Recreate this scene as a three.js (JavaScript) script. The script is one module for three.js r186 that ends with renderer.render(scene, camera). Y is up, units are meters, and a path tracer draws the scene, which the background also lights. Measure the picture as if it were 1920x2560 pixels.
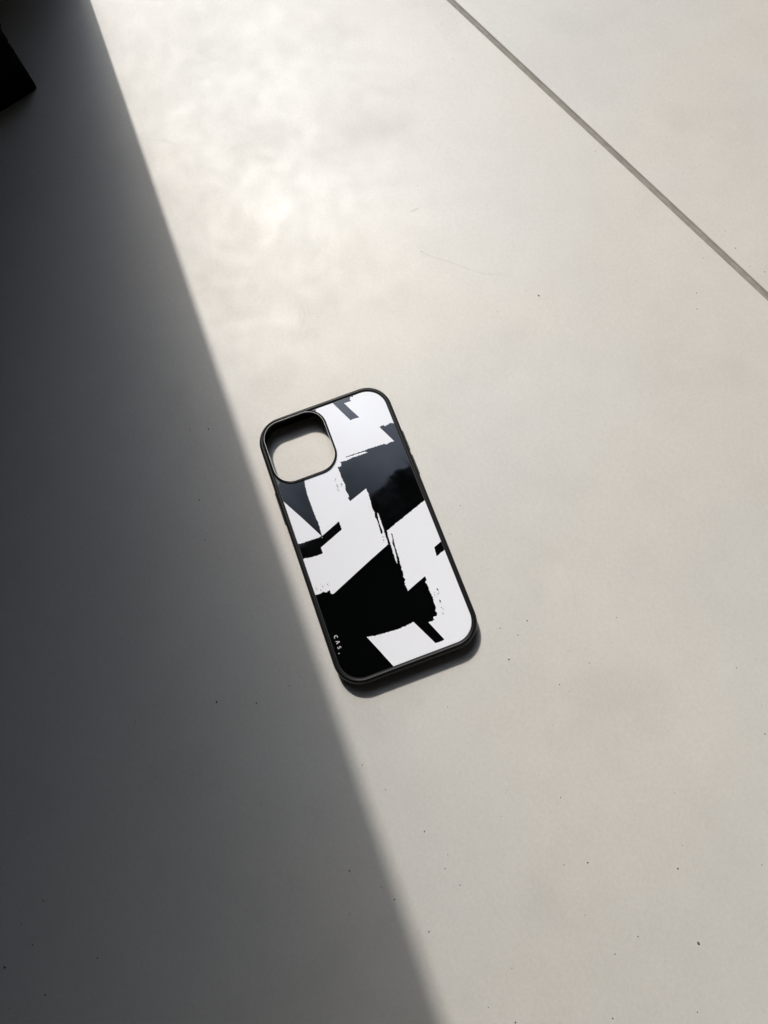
import * as THREE from 'three';
import { mergeGeometries, mergeVertices, toCreasedNormals } from 'three/addons/utils/BufferGeometryUtils.js';
import { ImprovedNoise } from 'three/addons/math/ImprovedNoise.js';

const SKY = { base: 0.08, core: 66, coreDeg: 2.4, wide: 13.5, wideDeg: 8.3 };
const SUN_POWER = 2.5, TILE = [0.764, 0.75, 0.727], GLOSS = { mid: 0.505, swing: 0.17 }, RELIEF = 0.00002, WALL = [0.078, 0.07, 0.058];

// ------------------------------------------------------------------ camera, sky, sun, exposure
const scene = new THREE.Scene();
const camera = new THREE.PerspectiveCamera(69.39, 0.75, 0.02, 200);
{
  // a phone held 386 mm above the tiles, 16 degrees off straight down
  const right = new THREE.Vector3(0.997889, -0.062492, -0.017671);
  const up = new THREE.Vector3(0, 0.272108, -0.962267);
  const back = new THREE.Vector3(0.064942, 0.960235, 0.271533);
  camera.position.set(0, 0.38648, 0);
  camera.quaternion.setFromRotationMatrix(new THREE.Matrix4().makeBasis(right, up, back));
  scene.add(camera);
}
const renderer = new THREE.WebGLRenderer({ antialias: true });
renderer.setSize(768, 1024);
renderer.toneMapping = THREE.LinearToneMapping;
renderer.toneMappingExposure = 1.0;
renderer.shadowMap.enabled = true;

const EL = 50.9 * Math.PI / 180;
const SUN = new THREE.Vector3(-0.3697 * Math.cos(EL), Math.sin(EL), -0.9291 * Math.cos(EL)).normalize();
const noise = new ImprovedNoise();
const fbm = (x, y, z, n = 4) => { let s = 0, a = 0.5, f = 1; for (let i = 0; i < n; i++) { s += a * noise.noise(x * f, y * f, z * f); a *= 0.5; f *= 2.03; } return s; };
{
  // hazy sky with thin cloud: blue-grey, with the bright aureole that haze puts round the sun
  const W = 1024, H = 512, data = new Float32Array(W * H * 4), d = new THREE.Vector3();
  for (let j = 0; j < H; j++) for (let i = 0; i < W; i++) {
    const ph = ((i + 0.5) / W - 0.5) * 2 * Math.PI, th = ((j + 0.5) / H - 0.5) * Math.PI;
    d.set(Math.cos(th) * Math.cos(ph), Math.sin(th), Math.cos(th) * Math.sin(ph));
    const ang = Math.acos(Math.min(1, d.dot(SUN))) * 180 / Math.PI;
    const hy = Math.max(d.y, 0.06), cx = d.x / (hy + 0.15), cz = d.z / (hy + 0.15);
    const w = fbm(cx * 0.9 + 5, cz * 0.9, 2.2, 3);
    const c = Math.min(1, Math.max(0, 0.5 + 1.5 * fbm(cx * 8 + w * 2, cz * 8 - w * 2, 7.3, 5)));
    const core = SKY.core * Math.exp(-ang / SKY.coreDeg), wide = SKY.wide * Math.exp(-ang / SKY.wideDeg);
    const hz = Math.pow(1 - Math.max(0, d.y), 4);
    const cl = 0.5 + 1.0 * c;
    const o = (j * W + i) * 4;
    const far = THREE.MathUtils.smoothstep(ang, 7, 18); // white haze near the sun, bluer further off
    data[o] = (SKY.base * (0.75 + 0.5 * hz + 0.35 * c) + wide * (0.98 - 0.14 * far)) * cl + core;
    data[o + 1] = (SKY.base * (0.88 + 0.4 * hz + 0.3 * c) + wide * 0.97) * cl + core * 0.965;
    data[o + 2] = (SKY.base * (1.08 + 0.2 * hz + 0.2 * c) + wide * (0.92 + 0.33 * far)) * cl + core * 0.88;
    data[o + 3] = 1;
  }
  const sky = new THREE.DataTexture(data, W, H, THREE.RGBAFormat, THREE.FloatType);
  sky.mapping = THREE.EquirectangularReflectionMapping;
  sky.magFilter = THREE.LinearFilter; sky.minFilter = THREE.LinearFilter;
  sky.needsUpdate = true;
  scene.background = sky;
  scene.environment = sky;
}
const sun = new THREE.DirectionalLight(new THREE.Color().setRGB(1, 0.952, 0.885), SUN_POWER);
sun.position.copy(SUN).multiplyScalar(8);
sun.target.position.set(0, 0, 0);
sun.castShadow = true;
sun.shadow.radius = 1.2;
sun.shadow.mapSize.set(4096, 4096);
Object.assign(sun.shadow.camera, { left: -3, right: 3, top: 3, bottom: -3, near: 0.5, far: 20 });
scene.add(sun, sun.target);

// ------------------------------------------------------------------ helpers
let seed = 7;
const rnd = () => { seed = (seed * 1664525 + 1013904223) >>> 0; return seed / 4294967296; };
const MM = 0.001;
function setShadow(o) { o.traverse((m) => { if (m.isMesh) { m.castShadow = true; m.receiveShadow = true; } }); return o; }
function mesh(name, geometry, material, parent) {
  const m = new THREE.Mesh(geometry, material);
  m.name = name; m.castShadow = true; m.receiveShadow = true;
  (parent ?? scene).add(m);
  return m;
}
const tag = (o, label, category, kind) => { o.userData.label = label; o.userData.category = category; if (kind) o.userData.kind = kind; return o; };
const lin = (r, g, b) => new THREE.Color().setRGB(r, g, b);
function dataTex(W, H, f, srgb) { // f(u, v) -> [r, g, b] in 0..1
  const a = new Uint8Array(W * H * 4);
  for (let j = 0; j < H; j++) for (let i = 0; i < W; i++) {
    const c = f((i + 0.5) / W, (j + 0.5) / H), o = (j * W + i) * 4;
    a[o] = Math.max(0, Math.min(255, c[0] * 255)); a[o + 1] = Math.max(0, Math.min(255, c[1] * 255)); a[o + 2] = Math.max(0, Math.min(255, c[2] * 255)); a[o + 3] = 255;
  }
  const t = new THREE.DataTexture(a, W, H, THREE.RGBAFormat);
  t.wrapS = t.wrapT = THREE.RepeatWrapping; t.magFilter = THREE.LinearFilter; t.minFilter = THREE.LinearFilter;
  if (srgb) t.colorSpace = THREE.SRGBColorSpace;
  t.needsUpdate = true;
  return t;
}
// frame of the house: x runs into the room, z along the door wall, origin on the joint that shows in the photograph
const HOUSE = new THREE.Matrix4().makeRotationY(-51.975 * Math.PI / 180).setPosition(0.0133, 0, -0.4656);
function atHouse(o) { o.applyMatrix4(HOUSE); return o; }

// ------------------------------------------------------------------ floor: large porcelain tiles, thin grout
const TX = 1.2, TZ = 0.6, GAP = 0.0036;
function tileGeometry(flip) {
  const hx = (TX - GAP) / 2, hz = (TZ - GAP) / 2, c = 0.0004, t = 0.009;
  const ring = (dx, y) => [[-hx + dx, y, -hz + dx], [-hx + dx, y, hz - dx], [hx - dx, y, hz - dx], [hx - dx, y, -hz + dx]];
  const r0 = ring(c, 0), r1 = ring(0, -c), r2 = ring(0, -t), pos = [], uv = [];
  const put = (...ps) => ps.forEach((p) => { pos.push(...p); const s = flip ? -1 : 1; uv.push(0.5 + s * p[0] / TX, 0.5 + s * p[2] / TZ); });
  put(r0[0], r0[1], r0[2], r0[0], r0[2], r0[3]);
  for (const [a, b] of [[r0, r1], [r1, r2]]) for (let k = 0; k < 4; k++) { const n = (k + 1) % 4; put(a[k], b[k], b[n], a[k], b[n], a[n]); }
  const g = new THREE.BufferGeometry();
  g.setAttribute('position', new THREE.Float32BufferAttribute(pos, 3));
  g.setAttribute('uv', new THREE.Float32BufferAttribute(uv, 2));
  g.computeVertexNormals();
  return g;
}
// glaze: pale warm grey, faint blotches in its colour, uneven gloss where it has been wiped
const TW = 2048, TH = 1024;
// scuffs: sheaves of thin arcs left by wiping and by things dragged over the glaze
const scuff = new Float32Array(TW * TH);
{
  const arc = (cx, cy, r, a0, a1, s) => { const n = Math.ceil(Math.abs(a1 - a0) * r / 0.25); for (let k = 0; k <= n; k++) {
    const t = k / n, a = a0 + (a1 - a0) * t, q = s * Math.sin(Math.PI * t) * (0.4 + 0.6 * rnd());
    const x = Math.round((cx + r * Math.cos(a)) / 1200 * TW), y = Math.round((cy + r * Math.sin(a)) / 600 * TH);
    if (x >= 0 && x < TW && y >= 0 && y < TH) scuff[y * TW + x] = Math.max(scuff[y * TW + x], q); } };
  for (let g = 0; g < 46; g++) {
    const cx = rnd() * 1200, cy = rnd() * 600, r = 12 + 90 * rnd() * rnd(), a = rnd() * 6.3, span = 0.3 + 0.9 * rnd(), n = 1 + Math.floor(rnd() * 7), s = 0.25 + 0.6 * rnd();
    for (let k = 0; k < n; k++) arc(cx + (rnd() - 0.5) * 6, cy + (rnd() - 0.5) * 6, r + (rnd() - 0.5) * 9, a + rnd() * 0.3, a + span * (0.5 + rnd()), s * (0.3 + 0.7 * rnd()));
  }
}
const scuffAt = (u, v) => scuff[Math.min(TH - 1, Math.floor(v * TH)) * TW + Math.min(TW - 1, Math.floor(u * TW))];
const tileColour = dataTex(TW, TH, (u, v) => {
  const x = u * 12, y = v * 6;
  const a = fbm(x * 0.55, y * 0.55, 1.5, 4), b = fbm(x * 0.8 + 9, y * 0.8, 4.5, 3), m = fbm(x * 6, y * 6, 14.5, 3);
  const g = noise.noise(x * 55, y * 55, 3.1) * 0.5 + (rnd() - 0.5) * 0.9;
  const film = Math.max(0, fbm(x * 1.7 + 3, y * 1.7, 24.5, 5) - 0.12); // dull film left by dried water, with an edge of its own
  const k = 1 + 0.05 * a + 0.02 * m + 0.036 * g - 0.1 * film - 0.05 * scuffAt(u, v);
  return [TILE[0] * k * (1 + 0.021 * b), TILE[1] * k, TILE[2] * k * (1 - 0.021 * b)];
}, true);
const tileGloss = dataTex(TW, TH, (u, v) => {
  const x = u * 12, y = v * 6;
  const w = fbm(x * 1.3, y * 1.3, 11.2, 3);
  const big = fbm(x * 2.0 + 0.8 * w, y * 2.0 - 0.7 * w, 21.4, 6), fine = fbm(x * 9 + 2 * w, y * 9 + 1.5 * w, 31.7, 4);
  const r = 0.5 + 0.42 * big + 0.36 * fine + 0.25 * (rnd() - 0.5);
  const q = GLOSS.mid + GLOSS.swing * (Math.max(0, Math.min(1, r)) - 0.5) + 0.1 * scuffAt(u, v);
  return [q, q, q];
});
const tileRelief = dataTex(TW, TH, (u, v) => {
  const x = u * 12, y = v * 6;
  const r = 0.5 + 0.45 * fbm(x * 3.5, y * 3.5, 51.3, 4) + 0.16 * noise.noise(x * 60, y * 60, 5.5);
  return [r, r, r];
});
const groutTone = dataTex(256, 256, (u, v) => { const r = 0.8 + 0.35 * fbm(u * 40, v * 40, 6.5, 4); return [r, r * 0.985, r * 0.96]; });
const tileMaterial = new THREE.MeshPhysicalMaterial({ map: tileColour, roughness: 1, roughnessMap: tileGloss, bumpMap: tileRelief, bumpScale: RELIEF, ior: 1.62 });
const groutMaterial = new THREE.MeshStandardMaterial({ roughness: 0.95, color: lin(0.32, 0.3, 0.272), map: groutTone,
  bumpMap: dataTex(256, 256, (u, v) => { const r = 0.5 + 0.5 * noise.noise(u * 60, v * 60, 2.5); return [r, r, r]; }), bumpScale: 0.0003 });
{
  const floor = new THREE.Group(); floor.name = 'floor'; scene.add(floor); atHouse(floor);
  tag(floor, 'pale grey porcelain floor tiles with thin taupe grout joints', 'floor', 'structure');
  const g0 = tileGeometry(false), g1 = tileGeometry(true);
  for (let ix = -2; ix <= 2; ix++) for (let iz = -4; iz <= 3; iz++) {
    const t = mesh('tile', (ix + iz) & 1 ? g1 : g0, tileMaterial, floor);
    t.position.set(0.24 + ix * TX, 0, 0.3 + iz * TZ);
  }
  const g = new THREE.PlaneGeometry(6.1, 4.9); g.rotateX(-Math.PI / 2);
  const uv = g.attributes.uv; for (let i = 0; i < uv.count; i++) uv.setXY(i, uv.getX(i) * 30, uv.getY(i) * 24);
  const gr = mesh('grout', g, groutMaterial, floor); gr.position.set(0.24, -0.0007, 0);
  const bed = new THREE.BoxGeometry(6.0, 0.1, 4.8);
  const b = mesh('floor_slab', bed, groutMaterial, floor); b.position.set(0.24, -0.06, 0);
}
{
  const g = new THREE.CircleGeometry(60, 64); g.rotateX(-Math.PI / 2);
  const m = mesh('ground', g, new THREE.MeshStandardMaterial({ color: lin(0.22, 0.21, 0.18), roughness: 1 }));
  m.position.y = -0.14;
  tag(m, 'flat dull ground lying outside around the tiled floor', 'ground', 'structure');
}

// ------------------------------------------------------------------ porch: the parapet that shades the floor and the roof the glass mirrors
const plaster = new THREE.MeshStandardMaterial({ color: lin(...WALL), roughness: 0.9 });
const JAMB = 0.1722, WX = -0.331, PX = -0.2238, THICK = 0.12, HEAD = 2.37, CEIL = 2.62;
{
  const block = (x0, x1, y0, y1, z0, z1) => { const b = new THREE.BoxGeometry(x1 - x0, y1 - y0, z1 - z0); b.translate((x0 + x1) / 2, (y0 + y1) / 2, (z0 + z1) / 2); return b; };
  const X1 = 2.6;
  const p = mesh('parapet', mergeGeometries([block(PX - THICK, PX, 0.0005, 0.98, JAMB, 0.33), block(PX - THICK, PX, 0.0005, HEAD - 0.003, 0.33, 0.678)]), plaster); atHouse(p);  // low block casts the shadow edge; tall block is added to deepen the shade
  tag(p, 'plastered parapet whose end casts the long shadow edge, with an added tall block deepening the shade', 'wall', 'structure');
  const put = (name, label, cat, ...b) => { const m = mesh(name, block(...b), plaster); atHouse(m); tag(m, label, cat, 'structure'); };
  put('roof_beam', 'plastered beam along the open edge of the porch roof', 'beam', WX - THICK, WX, HEAD, CEIL, -2.2, 2.2);
  put('ceiling', 'plastered ceiling of the porch over the tiled floor', 'ceiling', WX - THICK, X1 + 0.1, CEIL + 0.002, CEIL + 0.12, -2.3, 2.3);
  put('unseen_shade_wall_left', 'unseen plastered side wall set close in to darken the left shade', 'wall', WX - THICK, X1, 0.0005, CEIL, 0.68, 0.8);  // unseen wall, set close in so the left floor gets less sky
  put('added_wall_right', 'unseen plastered wall added right of the parapet gap to block sky light', 'wall', PX - THICK, PX, 0.0005, HEAD - 0.003, -2.2, -0.44);  // unseen wall, added to keep sky light on the right off the shade
  put('wall_back', 'plastered house wall at the back of the porch', 'wall', X1 + 0.002, X1 + 0.12, 0.0005, CEIL, -2.3, 2.3);
}
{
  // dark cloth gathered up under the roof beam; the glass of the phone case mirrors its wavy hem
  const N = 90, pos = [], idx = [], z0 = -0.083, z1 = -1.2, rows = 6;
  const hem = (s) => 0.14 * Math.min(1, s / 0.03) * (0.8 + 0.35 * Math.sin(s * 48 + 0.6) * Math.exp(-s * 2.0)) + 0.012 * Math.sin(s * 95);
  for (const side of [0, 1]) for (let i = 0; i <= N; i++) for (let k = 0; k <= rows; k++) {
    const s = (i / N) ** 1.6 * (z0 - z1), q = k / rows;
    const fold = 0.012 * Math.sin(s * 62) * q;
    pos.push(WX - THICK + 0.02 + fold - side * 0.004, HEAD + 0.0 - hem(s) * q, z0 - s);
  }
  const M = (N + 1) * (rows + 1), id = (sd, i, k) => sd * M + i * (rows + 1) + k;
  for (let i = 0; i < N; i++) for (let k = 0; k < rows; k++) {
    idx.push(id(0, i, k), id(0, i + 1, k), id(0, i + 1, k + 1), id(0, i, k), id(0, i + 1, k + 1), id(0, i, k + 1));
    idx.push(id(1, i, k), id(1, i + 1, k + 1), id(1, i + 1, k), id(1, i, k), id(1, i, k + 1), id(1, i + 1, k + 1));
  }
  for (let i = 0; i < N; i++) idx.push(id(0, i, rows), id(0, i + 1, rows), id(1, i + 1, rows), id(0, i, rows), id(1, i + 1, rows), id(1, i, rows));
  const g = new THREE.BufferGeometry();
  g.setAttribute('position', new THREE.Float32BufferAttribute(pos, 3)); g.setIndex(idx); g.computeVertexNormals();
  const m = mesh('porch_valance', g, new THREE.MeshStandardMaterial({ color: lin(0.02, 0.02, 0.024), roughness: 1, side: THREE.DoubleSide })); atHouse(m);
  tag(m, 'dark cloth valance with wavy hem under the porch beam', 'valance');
}

const PRINT = { // mm on the glass: x to the right, y towards the camera opening
  topbar: [[6.5,77.0],[7.8,73.7],[10.8,66.8],[13.8,60.0],[16.6,60.0],[19.0,59.6],[16.4,65.2],[13.8,70.9],[18.0,70.8],[17.5,71.6],[18.0,73.2],[19.8,72.7],[20.0,73.4],[23.3,76.7]],
  block: [[27.4,50.3],[29.9,50.6],[30.3,49.6],[33.7,50.4],[35.4,49.5],[39.0,49.6],[40.2,4.2],[35.4,2.2],[22.8,-2.2],[11.0,-6.3],[10.6,-8.8],[10.4,-11.5],[10.1,-14.7],[9.0,-13.4],[9.4,-11.7],[9.6,-5.6],[9.8,-1.7],[10.0,4.5],[9.4,4.7],[8.6,-2.5],[8.8,-4.4],[8.6,-6.8],[7.6,-7.0],[7.8,-3.4],[8.2,0.2],[7.7,3.2],[8.4,5.7],[8.0,7.8],[8.3,10.8],[8.6,14.8],[8.9,16.3],[8.6,19.7],[-1.8,16.0],[-2.2,18.2],[-1.3,18.6],[-2.0,22.6],[-1.3,25.6],[-1.7,30.2],[-1.6,33.9],[-1.7,36.8],[0.1,36.4],[0.8,37.9],[0.4,38.9],[3.6,38.5],[7.6,38.9],[12.2,38.7],[16.3,38.6],[15.6,39.5],[13.4,39.9],[9.9,40.0],[4.1,40.2],[4.3,40.6],[9.7,40.5],[14.0,40.5],[18.7,40.4],[19.4,40.3],[24.1,40.2],[26.4,40.1],[27.3,39.3],[29.8,39.8],[32.1,39.5]],
  triangle: [[-20.9,38.6],[-21.1,36.3],[-21.8,32.2],[-22.1,28.8],[-22.3,25.1],[-22.1,20.7],[-22.1,16.4],[-22.0,13.5],[-21.6,11.6],[-21.7,8.8],[-22.1,4.1],[-22.3,3.3],[-28.6,15.9],[-35.5,29.0],[-39.7,37.6],[-36.4,44.6]],
  bar: [[-22.3,3.4],[-21.6,3.4],[-11.0,7.7],[-11.1,5.6],[-11.1,2.9],[-24.8,-2.5],[-24.7,-4.1],[-24.5,-5.8],[-26.1,-5.9],[-28.0,-5.9],[-30.6,-5.6],[-33.4,-5.2],[-35.7,-4.9],[-39.7,-4.7],[-39.5,4.1],[-36.1,3.9],[-32.8,3.2],[-30.8,3.4],[-29.0,3.3],[-25.5,3.1],[-23.9,3.0]],
  big: [[-35.6,-25.1],[-33.5,-25.6],[-32.1,-25.4],[-31.0,-25.1],[-29.8,-26.0],[-28.6,-25.6],[-27.5,-25.5],[-27.6,-27.5],[-26.6,-28.1],[-25.7,-27.8],[-4.1,-18.7],[8.9,-13.5],[10.3,-14.2],[10.0,-18.3],[9.7,-23.9],[10.0,-24.7],[10.5,-23.1],[11.0,-20.2],[11.5,-16.5],[11.3,-13.9],[12.4,-11.3],[12.7,-8.4],[13.1,-9.1],[12.5,-12.9],[12.2,-15.8],[12.0,-19.1],[11.9,-22.4],[11.3,-25.2],[11.5,-27.7],[11.0,-27.9],[11.1,-30.5],[10.5,-32.6],[11.1,-34.3],[10.4,-34.7],[9.8,-36.8],[10.2,-39.0],[10.2,-40.2],[15.5,-38.1],[20.8,-36.2],[21.3,-36.4],[21.1,-38.4],[20.2,-38.7],[20.7,-42.1],[20.4,-45.2],[20.4,-44.2],[20.9,-47.3],[20.6,-49.8],[20.5,-52.7],[20.3,-53.7],[19.5,-54.6],[20.1,-55.9],[19.4,-57.3],[17.7,-57.1],[17.2,-58.0],[17.7,-58.8],[16.0,-59.0],[14.2,-58.7],[18.7,-69.7],[17.1,-70.0],[15.8,-70.0],[14.6,-69.9],[13.7,-69.6],[7.3,-56.1],[-0.4,-56.8],[-8.1,-56.2],[-13.4,-55.8],[-17.7,-54.8],[-13.9,-63.7],[-10.0,-73.2],[-9.5,-77.1],[-35.3,-78.2],[-44.3,-59.7],[-38.0,-24.4]],
  notch: [[37.0,-21.3],[35.6,-21.8],[31.1,-23.5],[30.8,-25.3],[30.5,-28.4],[35.5,-26.7],[38.2,-25.7]],
  specks: [[-5.5,26.6],[-5.8,24.5],[-3.1,26.6],[-5.0,30.7],[-5.3,26.5],[-5.7,24.6],[-2.9,26.8],[-34.0,-22.1],[-30.4,-22.3],[-27.7,-22.3],[-32.0,-23.9],[24.6,-44.8],[24.0,-47.0],[22.3,-46.9],[23.7,-50.9],[23.1,-54.1],[22.9,-57.1],[7.9,-8.8],[7.7,-10.4]],
};
const GRIT = [[41.6,-452.5],[13.6,-416.8],[171.6,-349.0],[151.7,-322.3],[162.8,-328.6],[172.5,-281.7],[177.2,-269.7],[183.8,-257.2],[191.7,-253.5],[100.7,-340.9],[20.9,-249.0],[54.6,-244.2],[62.1,-240.8],[152.1,-240.5],[158.0,-263.6],[37.9,-230.6],[151.4,-230.2],[94.3,-53.0],[149.7,-35.0],[161.1,-32.8],[151.5,-28.5],[63.9,-19.1],[7.8,-7.4],[59.5,0.5],[17.9,9.9],[36.5,31.3],[35.7,32.9],[33.3,43.5],[116.3,30.9],[161.7,-10.6],[161.5,2.9],[62.0,34.3],[-3.7,51.2],[7.5,61.2],[6.1,67.3],[62.2,64.2],[73.3,62.8],[117.8,54.1],[114.8,64.2],[153.2,61.5],[70.6,85.4],[-1.5,94.5],[36.5,108.4],[83.4,100.9],[121.2,95.1],[105.8,102.9],[118.1,122.7],[25.5,124.4],[80.7,126.6],[37.5,129.8],[43.9,-43.6],[35.1,-47.0],[49.0,-51.0],[39.0,-31.2],[79.3,-30.0],[69.7,-35.7],[68.7,-15.7],[94.3,93.3],[13.1,74.3],[-152.1,2.8],[-84.5,40.8],[-188.7,87.1],[-191.3,106.3],[-198.1,97.7],[-158.6,110.9],[-137.0,112.0],[-203.3,116.4],[-181.8,127.1],[-198.1,133.3],[-98.7,61.0],[-39.6,69.6],[-24.1,76.1],[-34.6,21.4],[-22.9,32.6],[-38.9,88.2],[-17.8,81.4],[-173.7,-201.5],[-152.4,-201.8],[-162.9,-193.1],[-229.8,-157.3],[-222.0,-162.9],[-129.2,-116.3],[-124.0,-93.5],[-90.5,-77.1],[-92.2,-34.9],[-95.2,-52.1],[-110.6,-7.7],[-89.8,-7.6],[-83.5,-6.6],[-127.5,-158.5],[-138.5,-158.0],[-258.6,-383.4],[-230.5,-349.2],[-159.3,-243.0],[-67.6,-229.3],[-9.0,-319.3],[-6.2,-272.2],[-73.6,-40.9],[-74.4,-24.1],[-67.9,-21.1],[-73.2,-16.3],[-65.6,-16.3],[15.2,-112.9],[9.6,-97.0]];

// ------------------------------------------------------------------ phone case (mm, y up, top of the case towards -z)
function roundRect(hw, hh, r, n = 14, cx = 0, cy = 0) { // counter-clockwise in x / y
  const out = [];
  for (const [sx, sy, a0] of [[1, 1, 0], [-1, 1, 90], [-1, -1, 180], [1, -1, 270]])
    for (let k = 0; k <= n; k++) { const a = (a0 + 90 * k / n) * Math.PI / 180; out.push([cx + sx * (hw - r) + r * Math.cos(a), cy + sy * (hh - r) + r * Math.sin(a)]); }
  return out;
}
function sweep(hw, hh, r, profile, cx = 0, cy = 0, crease = 0.6, n = 14) { // profile: closed list of [inset, height]
  const pos = [], idx = [], P = profile.length;
  let N = 0;
  profile.forEach(([o, y]) => { const ring = roundRect(hw - o, hh - o, Math.max(0.3, r - o), n, cx, cy); N = ring.length; ring.forEach((p) => pos.push(p[0], y, -p[1])); });
  for (let k = 0; k < P; k++) { const k1 = (k + 1) % P; for (let i = 0; i < N; i++) { const i1 = (i + 1) % N; idx.push(k * N + i, k * N + i1, k1 * N + i1, k * N + i, k1 * N + i1, k1 * N + i); } }
  const g = new THREE.BufferGeometry();
  g.setAttribute('position', new THREE.Float32BufferAttribute(pos, 3)); g.setIndex(idx);
  const c = toCreasedNormals(g, crease);
  const uv = []; const q = c.attributes.position; for (let i = 0; i < q.count; i++) uv.push((q.getX(i) + 40) / 80 * 4, (q.getZ(i) + q.getY(i) * 0.7 + 80) / 160 * 8);
  c.setAttribute('uv', new THREE.Float32BufferAttribute(uv, 2));
  return c;
}
function slab(outline, holes, y0, y1, bevel, uvf) {
  const s = new THREE.Shape(outline.map((p) => new THREE.Vector2(p[0], p[1])));
  for (const h of holes) s.holes.push(new THREE.Path(h.map((p) => new THREE.Vector2(p[0], p[1]))));
  const g = new THREE.ExtrudeGeometry(s, { depth: y1 - y0 - 2 * bevel, bevelEnabled: bevel > 0, bevelThickness: bevel, bevelSize: bevel, bevelOffset: -bevel, bevelSegments: 3, curveSegments: 12 });
  g.translate(0, 0, y0 + bevel);
  if (uvf) { const p = g.attributes.position, uv = g.attributes.uv; for (let i = 0; i < p.count; i++) uv.setXY(i, ...uvf(p.getX(i), p.getY(i))); }
  g.rotateX(-Math.PI / 2);
  return g;
}
const PXMM = 13.8, PW = 72, PH = 148;
function printTexture() {
  const c = document.createElement('canvas'); c.width = Math.round(PW * PXMM); c.height = Math.round(PH * PXMM);
  const x = c.getContext('2d');
  const X = (v) => (v + PW / 2) * PXMM, Y = (v) => (PH / 2 - v) * PXMM;
  x.fillStyle = '#e8e9ef'; x.fillRect(0, 0, c.width, c.height);
  x.fillStyle = '#030405';
  for (const k of ['topbar', 'block', 'triangle', 'bar', 'big', 'notch']) {
    const p = PRINT[k]; x.beginPath();
    p.forEach((a, i) => {
      const b = p[(i + 1) % p.length], dx = b[0] - a[0], dy = b[1] - a[1], L = Math.hypot(dx, dy);
      const along = Math.min(Math.abs(dx), Math.abs(dy)) / L < 0.33; // dry-brush edges run with the case, cut edges cross it
      const n = along ? Math.max(1, Math.ceil(L / 0.35)) : 1;
      for (let j = 0; j < n; j++) {
        const t = j / n, jit = along && j ? (rnd() - 0.5) * 0.42 : 0;
        const q = [a[0] + dx * t - dy / L * jit, a[1] + dy * t + dx / L * jit];
        i + j ? x.lineTo(X(q[0]), Y(q[1])) : x.moveTo(X(q[0]), Y(q[1]));
      }
    });
    x.closePath(); x.fill();
  }
  const blot = (px, py, r) => { x.beginPath(); for (let k = 0; k < 9; k++) { const a = k / 9 * 2 * Math.PI, q = r * (0.55 + 0.7 * rnd()); x.lineTo(X(px + q * Math.cos(a) * 0.7), Y(py + q * Math.sin(a))); } x.closePath(); x.fill(); };
  PRINT.specks.forEach(([px, py], i) => { blot(px, py, [11, 14].includes(i) ? 0.55 : 0.32); for (let k = 0; k < 3; k++) blot(px + (rnd() - 0.5) * 1.8, py + (rnd() - 0.5) * 2.4, 0.1 + 0.1 * rnd()); });
  x.fillStyle = '#e8e9ef';
  blot(-22.3, 2.5, 0.3);
  // small lettering that reads down the left edge
  x.fillStyle = '#c2c2c2';
  x.textAlign = 'center'; x.textBaseline = 'middle';
  for (const [ch, px, py, s] of [['C', -32.5, -49.3, 3.0], ['A', -32.4, -52.2, 2.9], ['S', -32.5, -55.0, 2.9]]) {
    x.save(); x.translate(X(px), Y(py)); x.rotate(Math.PI / 2); x.font = 'bold ' + Math.round(s * PXMM * 0.94) + 'px sans-serif'; x.fillText(ch, 0, 0); x.restore();
  }
  x.fillStyle = '#9a9a9a'; x.fillRect(X(-34.1), Y(-57.5), 0.9 * PXMM, 0.5 * PXMM);
  const t = new THREE.CanvasTexture(c); t.colorSpace = THREE.SRGBColorSpace; t.anisotropy = 8;
  return t;
}
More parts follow.
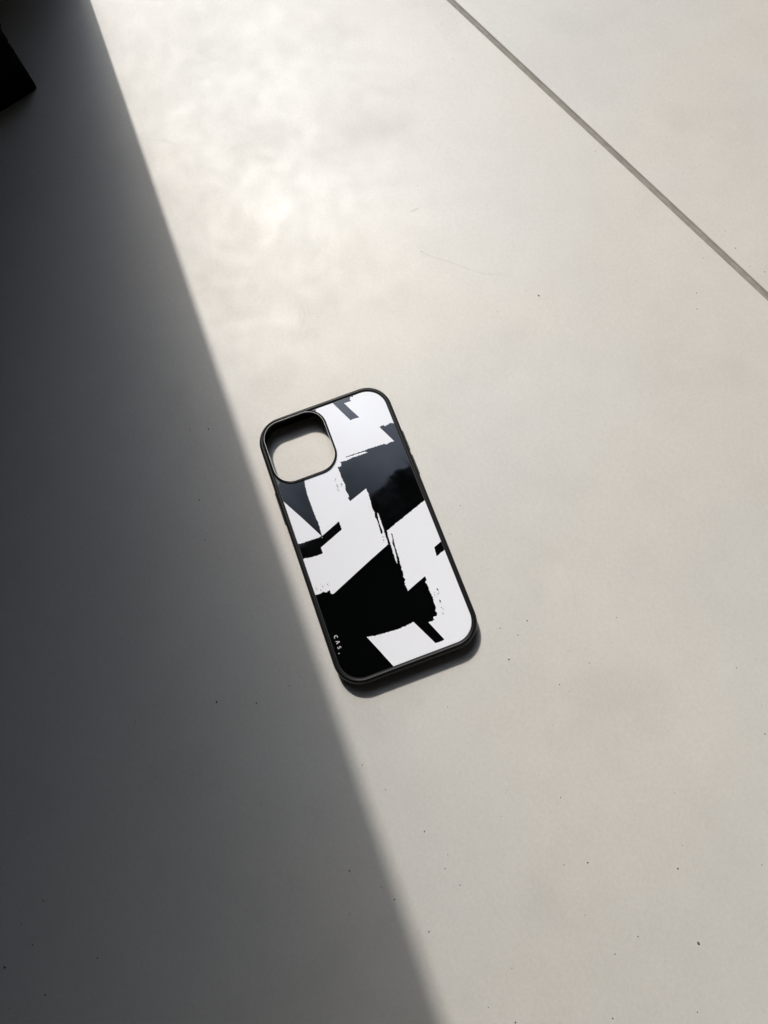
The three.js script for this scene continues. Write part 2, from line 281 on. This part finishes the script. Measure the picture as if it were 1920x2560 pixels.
{
  const rubberGrain = dataTex(512, 512, (u, v) => { const r = 0.5 + 0.3 * noise.noise(u * 110, v * 110, 1.7) + 0.2 * noise.noise(u * 230, v * 230, 4.7); return [r, r, r]; });
  const rubber = new THREE.MeshPhysicalMaterial({ color: lin(0.0045, 0.0043, 0.005), roughness: 0.4, specularIntensity: 0.5, bumpMap: rubberGrain, bumpScale: 0.00003, ior: 1.5 });
  const plate = new THREE.MeshPhysicalMaterial({ color: lin(0.017, 0.016, 0.018), roughness: 0.46, ior: 1.5 });
  const gloss = new THREE.MeshPhysicalMaterial({ color: lin(0.008, 0.008, 0.009), roughness: 0.16, ior: 1.55 });
  const smudge = dataTex(512, 1024, (u, v) => { const x = u * 7.2, y = v * 14.8, w = fbm(x * 0.6, y * 0.6, 3.3, 3), r = Math.max(0, fbm(x * 0.8 + w * 2, y * 0.8 + w, 17.7, 5) + 0.12), q = 0.03 + 0.11 * r + (rnd() < 0.004 ? 0.25 : 0); return [q, q, q]; });
  const glass = new THREE.MeshPhysicalMaterial({ map: printTexture(), roughness: 1, roughnessMap: smudge, ior: 1.52 });
  const k = new THREE.Group(); k.name = 'phone_case'; scene.add(k);
  k.position.set(-0.03631, 0.0001, -0.09828); k.rotation.y = 0.36735; k.scale.setScalar(MM);
  tag(k, 'black rimmed phone case with black and white brushstroke glass back', 'phone case');

  mesh('bumper_frame', sweep(38.4, 76.5, 14.2, [[1.0, 0], [0.42, 0.45], [0.12, 1.5], [0, 3.0], [0, 6.4], [0.1, 7.9], [0.4, 9.0], [0.9, 9.68], [1.5, 9.96], [2.1, 9.93], [2.5, 9.74], [2.68, 9.45], [2.7, 8.6], [2.7, 7.9], [1.75, 7.7], [1.6, 6], [1.6, 1.5], [2.25, 1.0], [2.4, 0.5], [2.05, 0.05]]), rubber, k);
  const HX = -17.5, HY = 55.55, hole = roundRect(17.3, 18.1, 9.9, 14, HX, HY);
  mesh('back_plate', slab(roundRect(35.75, 73.8, 11.5), [hole], 7.95, 9.3, 0), plate, k);
  // the glass stops short of the camera surround
  const ring = roundRect(18.4, 19.25, 11, 30, HX, HY), per = ring.length;
  const inGlass = (p) => p[1] < 72.6 && p[0] > -34.9;
  const edge = roundRect(35.5, 73.35, 11.3, 20);
  const outer = edge.filter((p) => !(p[0] < -0.8 && p[1] > 37.2));
  const start = outer.findIndex((p, i) => { const q = outer[(i + 1) % outer.length]; return p[1] > 70 && q[1] < 40 && q[0] < 0; });
  const chain = [...outer.slice(start + 1), ...outer.slice(0, start + 1)]; // from the left edge below the surround, round the bottom, up to the top edge
  const cut = []; // along the surround from its top right to its bottom left, clockwise
  const br = ring.filter((p) => inGlass(p) && (p[0] > HX || p[1] < HY));
  br.sort((a, b) => Math.atan2(b[1] - HY, b[0] - HX) - Math.atan2(a[1] - HY, a[0] - HX));
  cut.push(...br);
  const outline = [...chain, [-0.9, 73.35], [-2.0, 73.3], [-2.45, 73.0], [-2.1, 72.55], ...cut.filter((p) => p[1] < 72.2 && p[0] > -33.6), [-34.0, 39.6], [-34.9, 38.9], [-35.4, 38.0]];
  mesh('glass_back', slab(outline, [], 8.88, 9.5, 0.14, (x, y) => [(x + PW / 2) / PW, (y + PH / 2) / PH]), glass, k);
  mesh('camera_ring', sweep(18.35, 19.2, 10.95, [[0, 8.7], [0, 10.2], [0.1, 10.4], [0.3, 10.48], [0.5, 10.36], [0.62, 10.3], [0.78, 10.36], [0.98, 10.46], [1.14, 10.36], [1.2, 10.1], [1.2, 7.95], [0.9, 7.95], [0.9, 8.7]], HX, HY, 0.5, 20), gloss, k);
  const silver = new THREE.MeshPhysicalMaterial({ color: lin(0.75, 0.75, 0.74), roughness: 0.3 });
  const bead = (o) => sweep(18.35, 19.2, 10.95, [[o, 10.2], [o, 10.5], [o + 0.11, 10.56], [o + 0.22, 10.5], [o + 0.22, 10.2]], HX, HY, 0.5, 20);
  const rg = k.getObjectByName('camera_ring');
  mesh('ring_trim', bead(0.96), silver, rg);
  // side keys moulded into the frame
  const key = (name, x, z0, z1) => { const g = sweep(0.45, (z1 - z0) / 2, 0.42, [[0.15, 3.4], [0, 3.7], [0, 6.4], [0.15, 6.7], [0.4, 6.7], [0.4, 3.4]], x, -(z0 + z1) / 2, 0.6, 5); mesh(name, g, rubber, k); };
  key('volume_key', 38.45, -45, -33); key('volume_key', 38.45, -30, -18); key('power_key', -38.45, -36, -17);
}

// ------------------------------------------------------------------ black box at the edge of the shade, its side scuffed and slightly bowed
{
  const side = [[-266.0, -406.4], [-269.7, -412.7], [-276.5, -421.1], [-281.5, -427.7], [-285.7, -434.9], [-290.6, -441.6], [-292.6, -447.0], [-300.1, -460.8], [-309, -477]];
  const front = [[-420, -300], [-360, -340.5], [-325, -363.5], [-288.1, -387.6], [-279, -394.2], [-272.0, -399.8], [-267.2, -404.4]];
  const rough = (l) => l.flatMap((p, i) => { const q = l[i + 1]; if (!q) return [p]; const n = Math.max(1, Math.round(Math.hypot(q[0] - p[0], q[1] - p[1]) / 2.2)); return Array.from({ length: n }, (_, k) => [p[0] + (q[0] - p[0]) * k / n + (k ? (rnd() - 0.5) * 1.8 : 0), p[1] + (q[1] - p[1]) * k / n + (k ? (rnd() - 0.5) * 0.9 : 0)]); });
  const out = [...rough(side), [-415, -385], ...front].map(([x, z]) => [x, -z]);
  if (THREE.ShapeUtils.area(out.map((p) => new THREE.Vector2(...p))) < 0) out.reverse();
  const g = slab(out, [], 0.1, 28, 0.25);
  g.scale(MM, MM, MM);
  const card = new THREE.MeshPhysicalMaterial({ color: lin(0.002, 0.002, 0.002), roughness: 0.8, specularIntensity: 0.25 });
  const m = mesh('black_box', g, card);
  tag(m, 'black box with bowed side standing on the shaded tiles', 'box');
}

// ------------------------------------------------------------------ dirt on the tiles
{
  const parts = [];
  GRIT.forEach(([x, z], i) => {
    const g = new THREE.IcosahedronGeometry(1, 1), p = g.attributes.position, big = [44, 66].includes(i);
    const r = (big ? 0.5 : 0.17 + 0.22 * rnd() * rnd() + (rnd() < 0.18 ? 0.12 : 0)) * MM, sx = 0.7 + 0.7 * rnd(), rot = rnd() * 3.14, o = i * 3.7;
    for (let k = 0; k < p.count; k++) { const q = 1 + 0.5 * noise.noise(p.getX(k) * 1.3 + o, p.getY(k) * 1.3, p.getZ(k) * 1.3); p.setXYZ(k, p.getX(k) * q * r * sx, p.getY(k) * q * r * 0.55, p.getZ(k) * q * r); }
    g.rotateY(rot); g.translate(x * MM, r * 0.4, z * MM);
    const tone = 0.03 + 0.12 * rnd() * rnd(), warm = rnd() < 0.3 ? 1.5 : 1.05, c = [];
    for (let k = 0; k < p.count; k++) c.push(tone * warm, tone, tone * 0.8);
    g.setAttribute('color', new THREE.Float32BufferAttribute(c, 3));
    g.deleteAttribute('uv'); parts.push(g);
  });
  const m = mesh('grit', mergeGeometries(parts), new THREE.MeshStandardMaterial({ vertexColors: true, roughness: 0.95 }));
  tag(m, 'tiny dark specks of grit scattered over the tiles', 'grit', 'stuff');
  const hair = (name, pts, r, col, label) => {
    const c = new THREE.CatmullRomCurve3(pts.map(([x, z], i) => new THREE.Vector3(x * MM, r * 1.1, z * MM)));
    const h = mesh(name, new THREE.TubeGeometry(c, 60, r, 6), new THREE.MeshStandardMaterial({ color: col, roughness: 0.6 }));
    tag(h, label, 'fibre');
  };
  hair('fibre', [[-5.9, -271.1], [0.5, -268.3], [6.8, -266.2], [14.8, -262.7], [23.9, -258.5], [34.6, -255.6], [43.1, -256.7]], 0.00003, lin(0.52, 0.5, 0.47), 'long pale hair lying in a curve on the sunlit tile');
  hair('fibre_001', [[-13.4, -300.6], [-10.7, -301.8], [-8.1, -303.4]], 0.00005, lin(0.45, 0.37, 0.32), 'short straight brown fibre on the sunlit tile');
}

renderer.render(scene, camera);
